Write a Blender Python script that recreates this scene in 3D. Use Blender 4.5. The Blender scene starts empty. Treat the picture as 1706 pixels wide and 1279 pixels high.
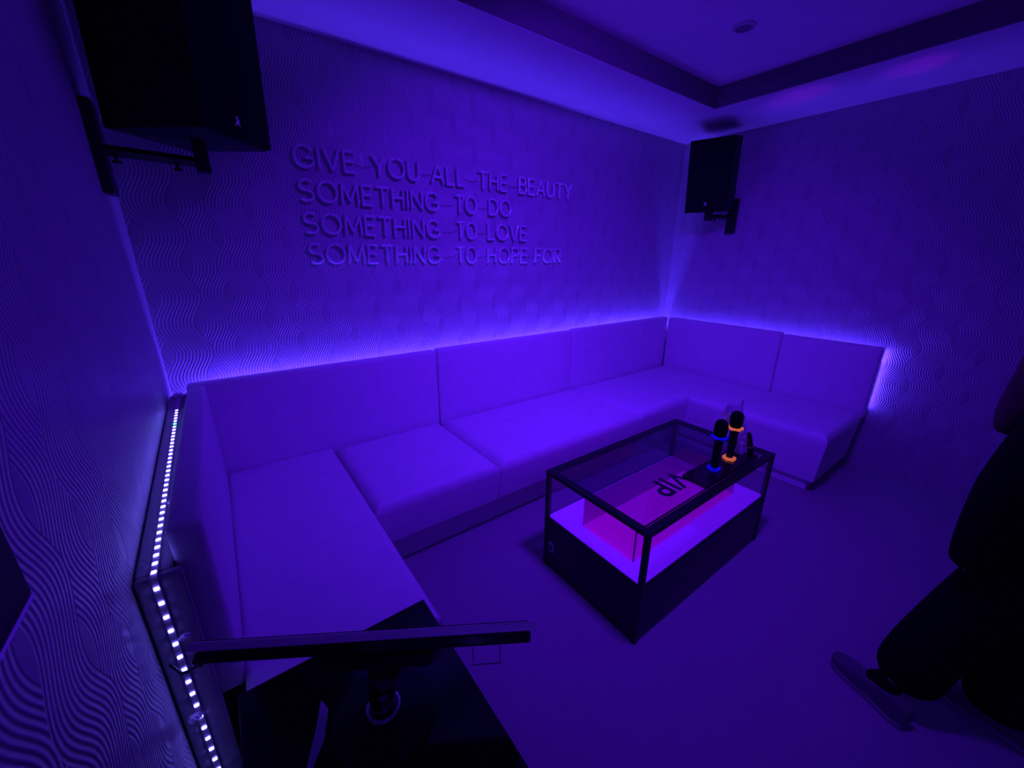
import bpy, bmesh, math, random
from mathutils import Vector, Matrix
random.seed(7)
S = bpy.context.scene
COL = S.collection

# ------------------------------------------------------------------ camera
cd = bpy.data.cameras.new('camera')
cam = bpy.data.objects.new('camera', cd)
COL.objects.link(cam)
RIGHT = Vector((0.8060569829686797, -0.591797995784568, 0.006875492185886948))
DOWN = Vector((-0.17718308244586978, -0.2523835666605141, -0.9512668871429816))
FWD = Vector((0.564693098507862, 0.7655570961496512, -0.30829212937164624))
m = Matrix((RIGHT, -DOWN, -FWD)).transposed().to_4x4()
m.translation = (0, 0, 1.5)
cam.matrix_world = m
cd.sensor_width = 36.0
cd.lens = 655.3667 / 1706 * 36.0
cd.clip_start = 0.02
S.camera = cam

# ------------------------------------------------------------------ world, exposure
w = bpy.data.worlds.new('world')
S.world = w
w.use_nodes = True
w.node_tree.nodes['Background'].inputs[0].default_value = (0.02, 0.0, 0.12, 1)
w.node_tree.nodes['Background'].inputs[1].default_value = 0.02
S.view_settings.view_transform = 'Standard'
S.view_settings.look = 'None'
S.view_settings.gamma = 1
S.view_settings.use_curve_mapping = False
S.view_settings.exposure = 0.0
S.cycles.use_denoising = True
S.cycles.max_bounces = 8
S.cycles.transparent_max_bounces = 16
S.cycles.sample_clamp_indirect = 4.0

# ------------------------------------------------------------------ room lamps and added fill
LEDC = (0.080, 0.030, 1.0)
TOPC = (0.105, 0.006, 1.0)

def area(name, loc, rot, sx, sy, power, col, spread=math.pi):
    ld = bpy.data.lights.new(name, 'AREA')
    ld.shape = 'RECTANGLE'
    ld.size = sx
    ld.size_y = sy
    ld.energy = power
    ld.color = col
    ld.spread = spread
    o = bpy.data.objects.new(name, ld)
    o.location = loc
    o.rotation_euler = rot
    COL.objects.link(o)
    return o

PI = math.pi
# light of the LED tape hidden behind the back rest and the right rest (shining up the wall)
area('tape_light_rear', (1.72, 2.350, 0.80), (PI, 0, 0), 3.80, 0.03, 27, LEDC)
area('tape_light_side', (3.70, 1.46, 0.80), (PI, 0, 0), 0.025, 1.66, 8.5, LEDC)
area('tape_light_side_end', (3.70, 0.625, 0.68), (-PI / 2, 0, 0), 0.025, 0.44, 1.0, LEDC)
# purple stage wash lamp in the ceiling tray, out of frame
wash = area('stage_wash_light', (1.20, 0.55, 2.55), (0, 0, 0), 0.25, 0.25, 31, TOPC, math.radians(120))
wash.rotation_euler = (Vector((2.10, 2.1, 0.35)) - Vector(wash.location)).to_track_quat('-Z', 'Y').to_euler()
# added fill by the left wall behind the camera, no screen there
area('left_fill_light', (-0.20, -0.80, 1.45), (PI / 2, 0, -PI / 2), 1.2, 0.7, 5.5, (0.085, 0.015, 1.0))
# two added unseen spots making purple patches on the right soffit
for k, (tx, ty, e) in enumerate(((3.23, 1.31, 36.0), (3.26, 0.76, 24.0))):
    sd = bpy.data.lights.new('soffit_spot', 'SPOT')
    sd.energy = e
    sd.color = (0.42, 0.0, 1.0)
    sd.spot_size = math.radians(9)
    sd.spot_blend = 1.0
    sd.shadow_soft_size = 0.02
    so_ = bpy.data.objects.new('soffit_spot', sd)
    so_.location = (2.6, -0.3, 1.0)
    so_.rotation_euler = (Vector((tx, ty, 2.49)) - Vector(so_.location)).to_track_quat('-Z', 'Y').to_euler()
    COL.objects.link(so_)

# ------------------------------------------------------------------ materials
class G:
    """tiny node-expression helper"""
    def __init__(s, nt):
        s.nt = nt
    def n(s, t, **kw):
        x = s.nt.nodes.new(t)
        for k, v in kw.items():
            setattr(x, k, v)
        return x
    def m(s, op, a, b=None, c=None):
        x = s.n('ShaderNodeMath', operation=op)
        for i, v in enumerate((a, b, c)):
            if v is None:
                continue
            if isinstance(v, (int, float)):
                x.inputs[i].default_value = v
            else:
                s.nt.links.new(v, x.inputs[i])
        return x.outputs[0]

def principled(name, col, rough=0.5, metal=0.0, spec=0.5, bump=None, coat=0.0, sheen=0.0):
    ma = bpy.data.materials.new(name)
    ma.use_nodes = True
    nt = ma.node_tree
    p = nt.nodes['Principled BSDF']
    p.inputs['Base Color'].default_value = (*col, 1)
    p.inputs['Roughness'].default_value = rough
    p.inputs['Metallic'].default_value = metal
    p.inputs['Specular IOR Level'].default_value = spec
    p.inputs['Coat Weight'].default_value = coat
    p.inputs['Sheen Weight'].default_value = sheen
    if bump:
        scale, strength, dist = bump
        tc = nt.nodes.new('ShaderNodeTexCoord')
        nz = nt.nodes.new('ShaderNodeTexNoise')
        nz.inputs['Scale'].default_value = scale
        nz.inputs['Detail'].default_value = 4
        b = nt.nodes.new('ShaderNodeBump')
        b.inputs['Strength'].default_value = strength
        b.inputs['Distance'].default_value = dist
        nt.links.new(tc.outputs['Object'], nz.inputs['Vector'])
        nt.links.new(nz.outputs['Fac'], b.inputs['Height'])
        nt.links.new(b.outputs['Normal'], p.inputs['Normal'])
        # a little colour mottling that belongs to the material
        mx = nt.nodes.new('ShaderNodeMix')
        mx.data_type = 'RGBA'
        mx.inputs[6].default_value = (*[c * 0.88 for c in col], 1)
        mx.inputs[7].default_value = (*[min(1, c * 1.08) for c in col], 1)
        nz2 = nt.nodes.new('ShaderNodeTexNoise')
        nz2.inputs['Scale'].default_value = scale * 0.12
        nz2.inputs['Detail'].default_value = 5
        nt.links.new(tc.outputs['Object'], nz2.inputs['Vector'])
        nt.links.new(nz2.outputs['Fac'], mx.inputs[0])
        nt.links.new(mx.outputs[2], p.inputs['Base Color'])
    return ma

def emissive(name, col, strength):
    ma = bpy.data.materials.new(name)
    ma.use_nodes = True
    nt = ma.node_tree
    p = nt.nodes['Principled BSDF']
    p.inputs['Base Color'].default_value = (0.8, 0.8, 0.8, 1)
    p.inputs['Emission Color'].default_value = (*col, 1)
    p.inputs['Emission Strength'].default_value = strength
    return ma

def thin_glass(name, tint, gloss=1.0, rough=0.02, body=None, bodyfac=0.0, base=0.025):
    ma = bpy.data.materials.new(name)
    ma.use_nodes = True
    nt = ma.node_tree
    nt.nodes.remove(nt.nodes['Principled BSDF'])
    out = nt.nodes['Material Output']
    t = nt.nodes.new('ShaderNodeBsdfTransparent')
    t.inputs[0].default_value = (*tint, 1)
    g = nt.nodes.new('ShaderNodeBsdfGlossy')
    g.inputs['Roughness'].default_value = rough
    g.inputs['Color'].default_value = (gloss, gloss, gloss, 1)
    lw = nt.nodes.new('ShaderNodeLayerWeight')
    pw = nt.nodes.new('ShaderNodeMath')
    pw.operation = 'POWER'
    pw.inputs[1].default_value = 4.0
    nt.links.new(lw.outputs['Facing'], pw.inputs[0])
    f = nt.nodes.new('ShaderNodeMath')
    f.operation = 'MULTIPLY_ADD'
    f.inputs[1].default_value = 0.6
    f.inputs[2].default_value = base
    nt.links.new(pw.outputs[0], f.inputs[0])
    mx = nt.nodes.new('ShaderNodeMixShader')
    first = t.outputs[0]
    if body:
        d = nt.nodes.new('ShaderNodeBsdfTranslucent')
        d.inputs[0].default_value = (*body, 1)
        d2 = nt.nodes.new('ShaderNodeBsdfDiffuse')
        d2.inputs[0].default_value = (*body, 1)
        a = nt.nodes.new('ShaderNodeMixShader')
        a.inputs[0].default_value = 0.5
        nt.links.new(d.outputs[0], a.inputs[1])
        nt.links.new(d2.outputs[0], a.inputs[2])
        b = nt.nodes.new('ShaderNodeMixShader')
        b.inputs[0].default_value = bodyfac
        nt.links.new(t.outputs[0], b.inputs[1])
        nt.links.new(a.outputs[0], b.inputs[2])
        first = b.outputs[0]
    nt.links.new(f.outputs[0], mx.inputs[0])
    nt.links.new(first, mx.inputs[1])
    nt.links.new(g.outputs[0], mx.inputs[2])
    nt.links.new(mx.outputs[0], out.inputs[0])
    return ma

def wallpaper(name, axis):
    """embossed woven-wave wallpaper: vertical bands of fine wavy ribs with smooth eyes between them"""
    ma = bpy.data.materials.new(name)
    ma.use_nodes = True
    nt = ma.node_tree
    g = G(nt)
    p = nt.nodes['Principled BSDF']
    geo = g.n('ShaderNodeNewGeometry')
    sep = g.n('ShaderNodeSeparateXYZ')
    nt.links.new(geo.outputs['Position'], sep.inputs[0])
    u = sep.outputs[axis]
    z = sep.outputs[2]
    W, L, A, pitch = 0.14, 0.262, 0.024, 0.0132
    # displacement of even bands; odd bands mirror it
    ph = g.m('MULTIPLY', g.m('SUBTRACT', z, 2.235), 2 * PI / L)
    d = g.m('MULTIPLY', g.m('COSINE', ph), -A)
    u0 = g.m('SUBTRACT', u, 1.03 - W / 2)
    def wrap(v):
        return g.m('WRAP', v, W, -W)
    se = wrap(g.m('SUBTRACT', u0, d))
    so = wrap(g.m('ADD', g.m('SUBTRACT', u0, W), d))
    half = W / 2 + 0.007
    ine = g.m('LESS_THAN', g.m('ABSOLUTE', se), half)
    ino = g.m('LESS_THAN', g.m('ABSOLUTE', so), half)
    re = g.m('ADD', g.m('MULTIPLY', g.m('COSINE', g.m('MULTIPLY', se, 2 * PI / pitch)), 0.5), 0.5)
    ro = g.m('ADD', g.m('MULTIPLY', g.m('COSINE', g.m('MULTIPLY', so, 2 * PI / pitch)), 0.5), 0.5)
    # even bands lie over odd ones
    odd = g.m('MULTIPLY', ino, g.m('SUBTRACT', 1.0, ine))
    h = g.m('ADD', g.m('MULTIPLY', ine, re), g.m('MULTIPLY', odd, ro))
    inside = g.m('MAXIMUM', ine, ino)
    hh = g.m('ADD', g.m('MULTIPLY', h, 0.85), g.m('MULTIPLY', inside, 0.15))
    b = g.n('ShaderNodeBump')
    b.inputs['Strength'].default_value = 0.8
    b.inputs['Distance'].default_value = 0.0030
    nt.links.new(hh, b.inputs['Height'])
    nt.links.new(b.outputs['Normal'], p.inputs['Normal'])
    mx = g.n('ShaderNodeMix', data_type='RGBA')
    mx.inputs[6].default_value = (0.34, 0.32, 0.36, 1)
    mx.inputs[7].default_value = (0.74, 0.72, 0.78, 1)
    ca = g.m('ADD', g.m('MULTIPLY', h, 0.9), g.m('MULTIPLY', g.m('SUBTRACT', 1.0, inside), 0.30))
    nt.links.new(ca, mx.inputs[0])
    nz = g.n('ShaderNodeTexNoise')
    nz.inputs['Scale'].default_value = 2.3
    nz.inputs['Detail'].default_value = 4
    nt.links.new(geo.outputs['Position'], nz.inputs['Vector'])
    mul = g.n('ShaderNodeMix', data_type='RGBA', blend_type='MULTIPLY')
    mul.inputs[0].default_value = 1.0
    cr = g.n('ShaderNodeValToRGB')
    cr.color_ramp.elements[0].color = (0.78, 0.78, 0.78, 1)
    cr.color_ramp.elements[1].color = (1, 1, 1, 1)
    nt.links.new(nz.outputs['Fac'], cr.inputs[0])
    nt.links.new(mx.outputs[2], mul.inputs[6])
    nt.links.new(cr.outputs[0], mul.inputs[7])
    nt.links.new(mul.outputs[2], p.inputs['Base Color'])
    p.inputs['Roughness'].default_value = 0.42
    p.inputs['Specular IOR Level'].default_value = 0.5
    return ma

M = {}
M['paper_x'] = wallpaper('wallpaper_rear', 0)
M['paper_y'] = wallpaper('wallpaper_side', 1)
M['ceiling'] = principled('ceiling_paint', (0.72, 0.72, 0.74), 0.8, bump=(60, 0.05, 0.002))
M['riser'] = principled('tray_riser_shaded', (0.14, 0.135, 0.145), 0.8)  # riser colour darkened to hold shade the lamps would otherwise wash out
M['floor'] = principled('carpet_floor', (0.31, 0.29, 0.31), 0.75, bump=(180, 0.25, 0.004))
M['sofa'] = principled('pale_faux_leather', (0.78, 0.77, 0.80), 0.5, bump=(140, 0.12, 0.002))
M['sofa_base'] = principled('sofa_base_leather', (0.78, 0.77, 0.80), 0.5, bump=(140, 0.12, 0.002))
M['sofa_back'] = principled('sofa_raw_backing', (0.40, 0.38, 0.42), 0.85, bump=(90, 0.5, 0.004))
M['black'] = principled('matte_black', (0.006, 0.006, 0.010), 0.6, spec=0.2)
M['grille'] = principled('speaker_grille', (0.006, 0.006, 0.012), 0.8, spec=0.1, bump=(900, 0.6, 0.001))
M['black_metal'] = principled('black_metal', (0.008, 0.008, 0.012), 0.4, spec=0.4)
M['gloss_black'] = principled('gloss_black', (0.005, 0.005, 0.008), 0.12, spec=0.5)
M['badge'] = principled('silver_badge', (0.7, 0.7, 0.75), 0.3, metal=0.6)
M['neon'] = principled('unlit_neon_tube', (0.66, 0.64, 0.70), 0.25, spec=0.6)
M['wire'] = principled('thin_cord', (0.30, 0.29, 0.32), 0.5)
M['tableframe'] = principled('dark_table_frame', (0.004, 0.003, 0.007), 0.45)
M['tablebase'] = principled('black_table_base', (0.004, 0.003, 0.008), 0.4)
M['panel'] = emissive('lit_table_panel', (0.125, 0.003, 0.95), 1.0)
M['magenta'] = emissive('magenta_panel', (0.36, 0.0, 0.95), 1.0)
M['lens_led'] = emissive('led_lens', (0.15, 0.11, 1.0), 26.0)
M['lens_led_green'] = emissive('led_lens_green', (0.05, 0.9, 0.5), 8.0)
M['glass'] = thin_glass('clear_glass', (0.93, 0.93, 0.95))
M['smoked'] = thin_glass('smoked_glass', (0.60, 0.58, 0.66))
M['pink_glass'] = thin_glass('pink_acrylic', (0.95, 0.30, 0.85), 0.6, body=(1.0, 0.04, 0.75), bodyfac=0.28)
M['dark_acrylic'] = thin_glass('dark_acrylic', (0.28, 0.22, 0.30), body=(0.05, 0.03, 0.05), bodyfac=0.35)
M['vip'] = principled('dark_lettering', (0.16, 0.02, 0.24), 0.5)
M['foam'] = principled('black_foam', (0.004, 0.004, 0.006), 0.95, spec=0.05, bump=(700, 0.7, 0.002))
M['blue_ring'] = principled('blue_rubber', (0.02, 0.06, 0.9), 0.5)
M['orange_ring'] = principled('orange_rubber', (1.0, 0.35, 0.05), 0.5)
# weak emission added to keep the ring orange under the blue lamps
M['orange_ring'].node_tree.nodes['Principled BSDF'].inputs['Emission Color'].default_value = (0.62, 0.13, 0.02, 1)
M['orange_ring'].node_tree.nodes['Principled BSDF'].inputs['Emission Strength'].default_value = 0.75
M['plastic'] = thin_glass('clear_plastic_film', (0.80, 0.78, 0.86), 1.0, 0.16, body=(0.92, 0.92, 0.95), bodyfac=0.75, base=0.30)
M['amber'] = principled('amber_cap', (1.0, 0.7, 0.3), 0.3, metal=0.3)
M['bezel'] = principled('silver_bezel', (0.80, 0.66, 0.70), 0.4, metal=0.1)
M['screen'] = principled('screen_glass', (0.01, 0.01, 0.015), 0.08)
M['skin'] = principled('skin', (0.45, 0.27, 0.21), 0.55)
M['hair'] = principled('dark_red_hair', (0.05, 0.012, 0.01), 0.6)
M['coat'] = principled('black_cloth', (0.004, 0.004, 0.006), 0.9, spec=0.1)
M['shoe'] = principled('grey_shoe', (0.10, 0.10, 0.11), 0.5)
M['sole'] = principled('pale_sole', (0.28, 0.27, 0.28), 0.6)

# ------------------------------------------------------------------ builders
def link_mesh(name, bm, mat, parent=None, smooth=False):
    """bm is in world coordinates (or in the parent's own frame if parent has 'local')"""
    bmesh.ops.recalc_face_normals(bm, faces=bm.faces[:])
    me = bpy.data.meshes.new(name)
    if smooth:
        for f in bm.faces:
            f.smooth = True
    bm.to_mesh(me)
    bm.free()
    if smooth:
        me.set_sharp_from_angle(angle=math.radians(38))
    if mat:
        me.materials.append(mat)
    o = bpy.data.objects.new(name, me)
    COL.objects.link(o)
    if parent is not None:
        o.parent = parent
        if not parent.get('_local'):
            off = Vector(parent.location)
            q = parent.parent
            while q is not None:
                off += Vector(q.location)
                q = q.parent
            me.transform(Matrix.Translation(-off))
    return o

def tag(o, label, cat, group=None):
    o['label'] = label
    o['category'] = cat
    if group:
        o['group'] = group
    return o

def thing(name, loc, label, cat, group=None):
    o = bpy.data.objects.new(name, None)
    o.empty_display_size = 0.05
    o.location = loc
    COL.objects.link(o)
    return tag(o, label, cat, group)

LOCAL = set()

def structure(name, bm, mat):
    o = link_mesh(name, bm, mat)
    o['kind'] = 'structure'
    return o

def box(bm, a, b, bevel=0.0, seg=3):
    x0, y0, z0 = a
    x1, y1, z1 = b
    vs = [bm.verts.new(p) for p in ((x0, y0, z0), (x1, y0, z0), (x1, y1, z0), (x0, y1, z0),
                                    (x0, y0, z1), (x1, y0, z1), (x1, y1, z1), (x0, y1, z1))]
    fs = [bm.faces.new([vs[i] for i in f]) for f in
          ((0, 3, 2, 1), (4, 5, 6, 7), (0, 1, 5, 4), (1, 2, 6, 5), (2, 3, 7, 6), (3, 0, 4, 7))]
    if bevel:
        es = list({e for f in fs for e in f.edges})
        bmesh.ops.bevel(bm, geom=es, offset=bevel, segments=seg, profile=0.5, affect='EDGES')
    return vs

def bx(a, b, bevel=0.0, seg=3):
    bm = bmesh.new()
    box(bm, a, b, bevel, seg)
    return bm

def prism(bm, pts, z0, z1, bevel=0.0, seg=3, taper=None, top_only=False):
    """polygon pts (x,y) pulled from z0 to z1; taper shifts the lower ring"""
    lo = taper or pts
    a = [bm.verts.new((p[0], p[1], z0)) for p in lo]
    b = [bm.verts.new((p[0], p[1], z1)) for p in pts]
    n = len(pts)
    fs = [bm.faces.new(list(reversed(a))), bm.faces.new(b)]
    for i in range(n):
        fs.append(bm.faces.new((a[i], a[(i + 1) % n], b[(i + 1) % n], b[i])))
    if bevel:
        es = list({e for f in fs for e in f.edges if not top_only or (f is fs[1])})
        bmesh.ops.bevel(bm, geom=es, offset=bevel, segments=seg, profile=0.5, affect='EDGES')

def tube(bm, pts, r, n=8, flat=None, closed=False, caps=True):
    """swept tube through pts; r number or list; flat=(axis, factor) stretches the section along an axis"""
    pts = [Vector(p) for p in pts]
    rings = []
    N = len(pts)
    ref = None
    for i, p in enumerate(pts):
        if closed:
            t = pts[(i + 1) % N] - pts[i - 1]
        elif i == 0:
            t = pts[1] - pts[0]
        elif i == N - 1:
            t = pts[-1] - pts[-2]
        else:
            t = (pts[i + 1] - p).normalized() + (p - pts[i - 1]).normalized()
        t.normalize()
        if ref is None:
            ref = Vector((0, 0, 1)) if abs(t.z) < 0.9 else Vector((1, 0, 0))
        a = t.cross(ref)
        if a.length < 1e-4:
            a = t.orthogonal()
        a.normalize()
        b = a.cross(t).normalized()
        ref = b
        rr = r[i] if isinstance(r, (list, tuple)) else r
        ring = []
        for k in range(n):
            th = 2 * PI * k / n
            o = (a * math.cos(th) + b * math.sin(th)) * rr
            if flat:
                o = o + flat[0] * o.dot(flat[0]) * (flat[1] - 1)
            ring.append(bm.verts.new(p + o))
        rings.append(ring)
    for i in range(N if closed else N - 1):
        A, B = rings[i], rings[(i + 1) % N]
        for k in range(n):
            bm.faces.new((A[k], A[(k + 1) % n], B[(k + 1) % n], B[k]))
    if not closed and caps:
        bm.faces.new(list(reversed(rings[0])))
        bm.faces.new(rings[-1])

def lathe(bm, prof, c=(0, 0, 0), n=24, mat=None):
    """profile [(r,z)] turned about z at c"""
    rings = []
    for r, z in prof:
        if r < 1e-6:
            rings.append([bm.verts.new((c[0], c[1], c[2] + z))])
        else:
            rings.append([bm.verts.new((c[0] + r * math.cos(2 * PI * k / n), c[1] + r * math.sin(2 * PI * k / n), c[2] + z)) for k in range(n)])
    for A, B in zip(rings, rings[1:]):
        for k in range(n):
            if len(A) == 1 and len(B) == 1:
                continue
            if len(A) == 1:
                bm.faces.new((A[0], B[k], B[(k + 1) % n]))
            elif len(B) == 1:
                bm.faces.new((A[k], A[(k + 1) % n], B[0]))
            else:
                bm.faces.new((A[k], A[(k + 1) % n], B[(k + 1) % n], B[k]))
    if mat:
        bm.transform(mat)

# ------------------------------------------------------------------ the room shell
XL, XR, YB, YF = -0.255, 3.72, 2.38, -1.6
ZS, ZT = 2.49, 2.62          # soffit and tray ceiling
TX0, TX1, TY0, TY1 = 0.40, 3.045, -1.0, 1.755   # the tray opening
structure('floor', bx((XL - 0.1, YF - 0.1, -0.08), (XR + 0.1, YB + 0.1, 0)), M['floor'])
structure('wall_left', bx((XL - 0.1, YF - 0.1, 0), (XL, YB + 0.1, ZT + 0.1)), M['paper_y'])
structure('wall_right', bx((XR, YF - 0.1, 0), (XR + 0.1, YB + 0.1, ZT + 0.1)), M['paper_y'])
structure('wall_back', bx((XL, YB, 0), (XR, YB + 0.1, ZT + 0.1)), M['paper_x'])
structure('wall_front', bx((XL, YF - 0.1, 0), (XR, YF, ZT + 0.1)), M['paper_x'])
bm = bmesh.new()
box(bm, (XL, TY1, ZS), (XR, YB, ZT + 0.1))
box(bm, (XL, YF, ZS), (XR, TY0, ZT + 0.1))
box(bm, (XL, TY0, ZS), (TX0, TY1, ZT + 0.1))
box(bm, (TX1, TY0, ZS), (XR, TY1, ZT + 0.1))
box(bm, (TX0, TY0, ZT), (TX1, TY1, ZT + 0.1))
structure('ceiling', bm, M['ceiling'])
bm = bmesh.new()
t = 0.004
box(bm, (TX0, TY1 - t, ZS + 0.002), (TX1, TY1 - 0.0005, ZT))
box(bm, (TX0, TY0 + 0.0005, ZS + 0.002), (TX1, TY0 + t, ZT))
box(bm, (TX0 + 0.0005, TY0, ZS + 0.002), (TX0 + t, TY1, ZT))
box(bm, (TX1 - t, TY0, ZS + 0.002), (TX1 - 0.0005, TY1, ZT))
structure('trim_1', bm, M['riser'])  # dark sheets over the risers, shade put into their colour

# round fitting on the tray ceiling
t0 = thing('ceiling_downlight', (2.40, 1.29, ZT), 'small round dark downlight switched off in the raised tray of the ceiling', 'ceiling light')
bm = bmesh.new()
lathe(bm, [(0.055, 0), (0.055, -0.006), (0.040, -0.010), (0.040, 0)], (2.40, 1.29, ZT))
link_mesh('trim_ring', bm, principled('downlight_ring', (0.48, 0.48, 0.5), 0.5), t0, True)
bm = bmesh.new()
lathe(bm, [(0.040, -0.004), (0.0, -0.006)], (2.40, 1.29, ZT))
link_mesh('lens', bm, principled('downlight_lens', (0.3, 0.3, 0.3), 0.3), t0, True)

# dark flat panel on the left wall at the frame edge
t0 = thing('wall_panel', (XL, 0.42, 1.11), 'black flat panel with a thin shiny lower edge, low on the left wall at the frame edge', 'wall panel')
link_mesh('panel_face', bx((XL, 0.22, 1.112), (XL + 0.012, 0.643, 1.55), 0.002, 1), M['black'], t0)
o = link_mesh('edge_strip', bx((XL, 0.22, 1.106), (XL + 0.013, 0.644, 1.1115), 0.001, 1), principled('shiny_edge', (0.75, 0.75, 0.8), 0.2, metal=0.9), t0)
o['label'] = 'thin shiny metal edge strip'

# ------------------------------------------------------------------ the sofa
SOFA = thing('sectional_sofa', (1.7, 1.9, 0), 'pale U-shaped upholstered sectional sofa running along the left, back and right walls', 'sofa')

def cushion(name, a, b, bevel, mat, bulge=0.012, face=None):
    """upholstered block: bevelled box cut fine and gently puffed on one face"""
    bm = bmesh.new()
    box(bm, a, b, bevel, 4)
    if face is not None:
        ax, sgn = face
        # fine cuts so the face can swell
        es = [e for e in bm.edges if e.calc_length() > 0.15]
        bmesh.ops.subdivide_edges(bm, edges=es, cuts=7, use_grid_fill=True)
        c = [(a[i] + b[i]) / 2 for i in range(3)]
        hs = [(b[i] - a[i]) / 2 for i in range(3)]
        o1, o2 = [i for i in range(3) if i != ax]
        rnd = random.Random(name + str(a))
        p1, p2 = rnd.random() * 6, rnd.random() * 6
        for v in bm.verts:
            k = (v.co[ax] - c[ax]) / hs[ax] * sgn
            if k > 0.3:
                u1 = (v.co[o1] - c[o1]) / hs[o1]
                u2 = (v.co[o2] - c[o2]) / hs[o2]
                f = max(0, 1 - u1 ** 4) * max(0, 1 - u2 ** 4)
                wv = 0.25 * math.sin(5 * v.co[o1] + p1) * math.sin(6 * v.co[o2] + p2)
                v.co[ax] += sgn * bulge * f * (1 + wv)
    return link_mesh(name, bm, mat, SOFA, True)

ZB = 0.925
# back rests: left wing one, back run three, right wing two
cushion('backrest', (-0.186, 1.03, 0.40), (-0.118, 2.25, ZB), 0.016, M['sofa'], 0.008, (0, 1))
cushion('backrest', (-0.190, 2.255, 0.40), (1.065, 2.325, ZB), 0.016, M['sofa'], 0.008, (1, -1))
cushion('backrest', (1.070, 2.255, 0.40), (2.278, 2.325, ZB + 0.005), 0.016, M['sofa'], 0.008, (1, -1))
cushion('backrest', (2.283, 2.255, 0.40), (3.60, 2.325, ZB + 0.012), 0.016, M['sofa'], 0.008, (1, -1))
cushion('backrest', (3.595, 1.235, 0.40), (3.668, 2.25, ZB + 0.008), 0.016, M['sofa'], 0.008, (0, -1))
cushion('backrest', (3.595, 0.615, 0.40), (3.668, 1.230, ZB - 0.004), 0.016, M['sofa'], 0.008, (0, -1))

def seat(name, top, low, z0, z1, bevel=0.065):
    bm = bmesh.new()
    prism(bm, top, z0, z1, bevel, 5, taper=low, top_only=True)
    return link_mesh(name, bm, M['sofa'], SOFA, True)

def rect(x0, y0, x1, y1):
    return [(x0, y0), (x1, y0), (x1, y1), (x0, y1)]
ZQ = 0.45
seat('seat', rect(-0.120, 0.865, 0.385, 2.256), rect(-0.120, 0.895, 0.355, 2.256), 0.20, ZQ + 0.004, 0.03)
seat('seat', rect(0.392, 1.530, 1.066, 2.256), rect(0.392, 1.572, 1.066, 2.256), 0.21, ZQ)
seat('seat', rect(1.071, 1.530, 2.278, 2.256), rect(1.071, 1.572, 2.278, 2.256), 0.21, ZQ)
seat('seat', rect(2.283, 1.530, 3.597, 2.256), rect(2.283, 1.572, 3.597, 2.256), 0.21, ZQ)
seat('seat', rect(2.90, 0.615, 3.597, 1.62), rect(2.955, 0.650, 3.597, 1.62), 0.09, ZQ - 0.0006)
# plinths
for a_, b_ in (((-0.16, 1.00, 0), (0.32, 2.30, 0.205)), ((0.325, 1.675, 0), (2.285, 2.30, 0.213)), ((2.29, 1.675, 0), (3.63, 2.30, 0.213)), ((2.985, 0.69, 0), (3.63, 1.672, 0.094))):
    link_mesh('plinth', bx(a_, b_, 0.010, 2), M['sofa_base'], SOFA)

def ledge(y):
    return 0.838 + (y - 1.03) * 0.045
# raw backing: ledge in the gap by the left wall and the board closing its near end
bm = bmesh.new()
box(bm, (XL + 0.004, 1.02, 0.805), (-0.188, 2.25, 0.825), 0.004, 2)
for v in bm.verts:
    v.co.z += ledge(v.co.y) - 0.825
link_mesh('backing_ledge', bm, M['sofa_back'], SOFA)
bm = bmesh.new()
box(bm, (XL + 0.004, 1.000, 0.002), (-0.170, 1.018, 0.836), 0.006, 2)
link_mesh('end_board', bm, M['sofa_back'], SOFA)
# worn fold of cloth at the far end of the ledge and loose tufts on the backing
for (x, y, z, s) in ((-0.218, 2.215, 0.90, 0.017), (-0.20, 1.30, 0.852, 0.010), (-0.200, 1.002, 0.66, 0.012), (-0.226, 0.996, 0.42, 0.014)):
    bm = bmesh.new()
    bmesh.ops.create_icosphere(bm, subdivisions=3, radius=s)
    for v in bm.verts:
        n = v.co.normalized()
        v.co *= 1 + 0.35 * math.sin(9 * n.x + 4 * n.z) * math.sin(8 * n.y + 2)
        v.co.z *= 0.55
    bmesh.ops.translate(bm, verts=bm.verts, vec=(x, y, z))
    link_mesh('loose_cloth', bm, M['sofa'], SOFA, True)

# ------------------------------------------------------------------ LED tapes
L1 = thing('led_strip', (-0.225, 1.5, 0.745), 'bright bead-like LED strip running between the left wall and the sofa', 'led strip', 'LED strips around the sofa')
bm = bmesh.new()
box(bm, (-0.224, 0.992, 0.0), (-0.212, 2.24, 0.002))
for v in bm.verts:
    v.co.z += ledge(v.co.y) + 0.0005
link_mesh('tape', bm, principled('led_tape', (0.6, 0.6, 0.62), 0.5), L1)
bm = bmesh.new()
box(bm, (-0.224, 0.9965, 0.01), (-0.212, 0.9990, 0.835))
link_mesh('tape', bm, principled('led_tape_end', (0.6, 0.6, 0.62), 0.5), L1)

def led_mesh(name, mat):
    bm = bmesh.new()
    box(bm, (-0.0042, -0.0042, 0), (0.0042, 0.0042, 0.0022), 0.0008, 1)
    me = bpy.data.meshes.new(name)
    bm.to_mesh(me)
    bm.free()
    me.materials.append(mat)
    return me
LM = led_mesh('led', M['lens_led'])
LG = led_mesh('led_green', M['lens_led_green'])
def led(p, rot, me):
    o = bpy.data.objects.new('led', me)
    COL.objects.link(o)
    o.parent = L1
    o.location = Vector(p) - Vector(L1.location)
    o.rotation_euler = rot
    return o
k = 0
y = 1.015
while y < 2.06:
    g = abs(y - 1.89) < 0.016
    o = led((-0.218, y, ledge(y) + 0.0025), (0, 0, 0), LG if g else LM)
    if g:
        o['label'] = 'single green led'
    y += 0.030
z = 0.81
while z > 0.02:
    led((-0.218, 0.9965, z), (PI / 2, 0, 0), LM)
    z -= 0.040
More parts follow.
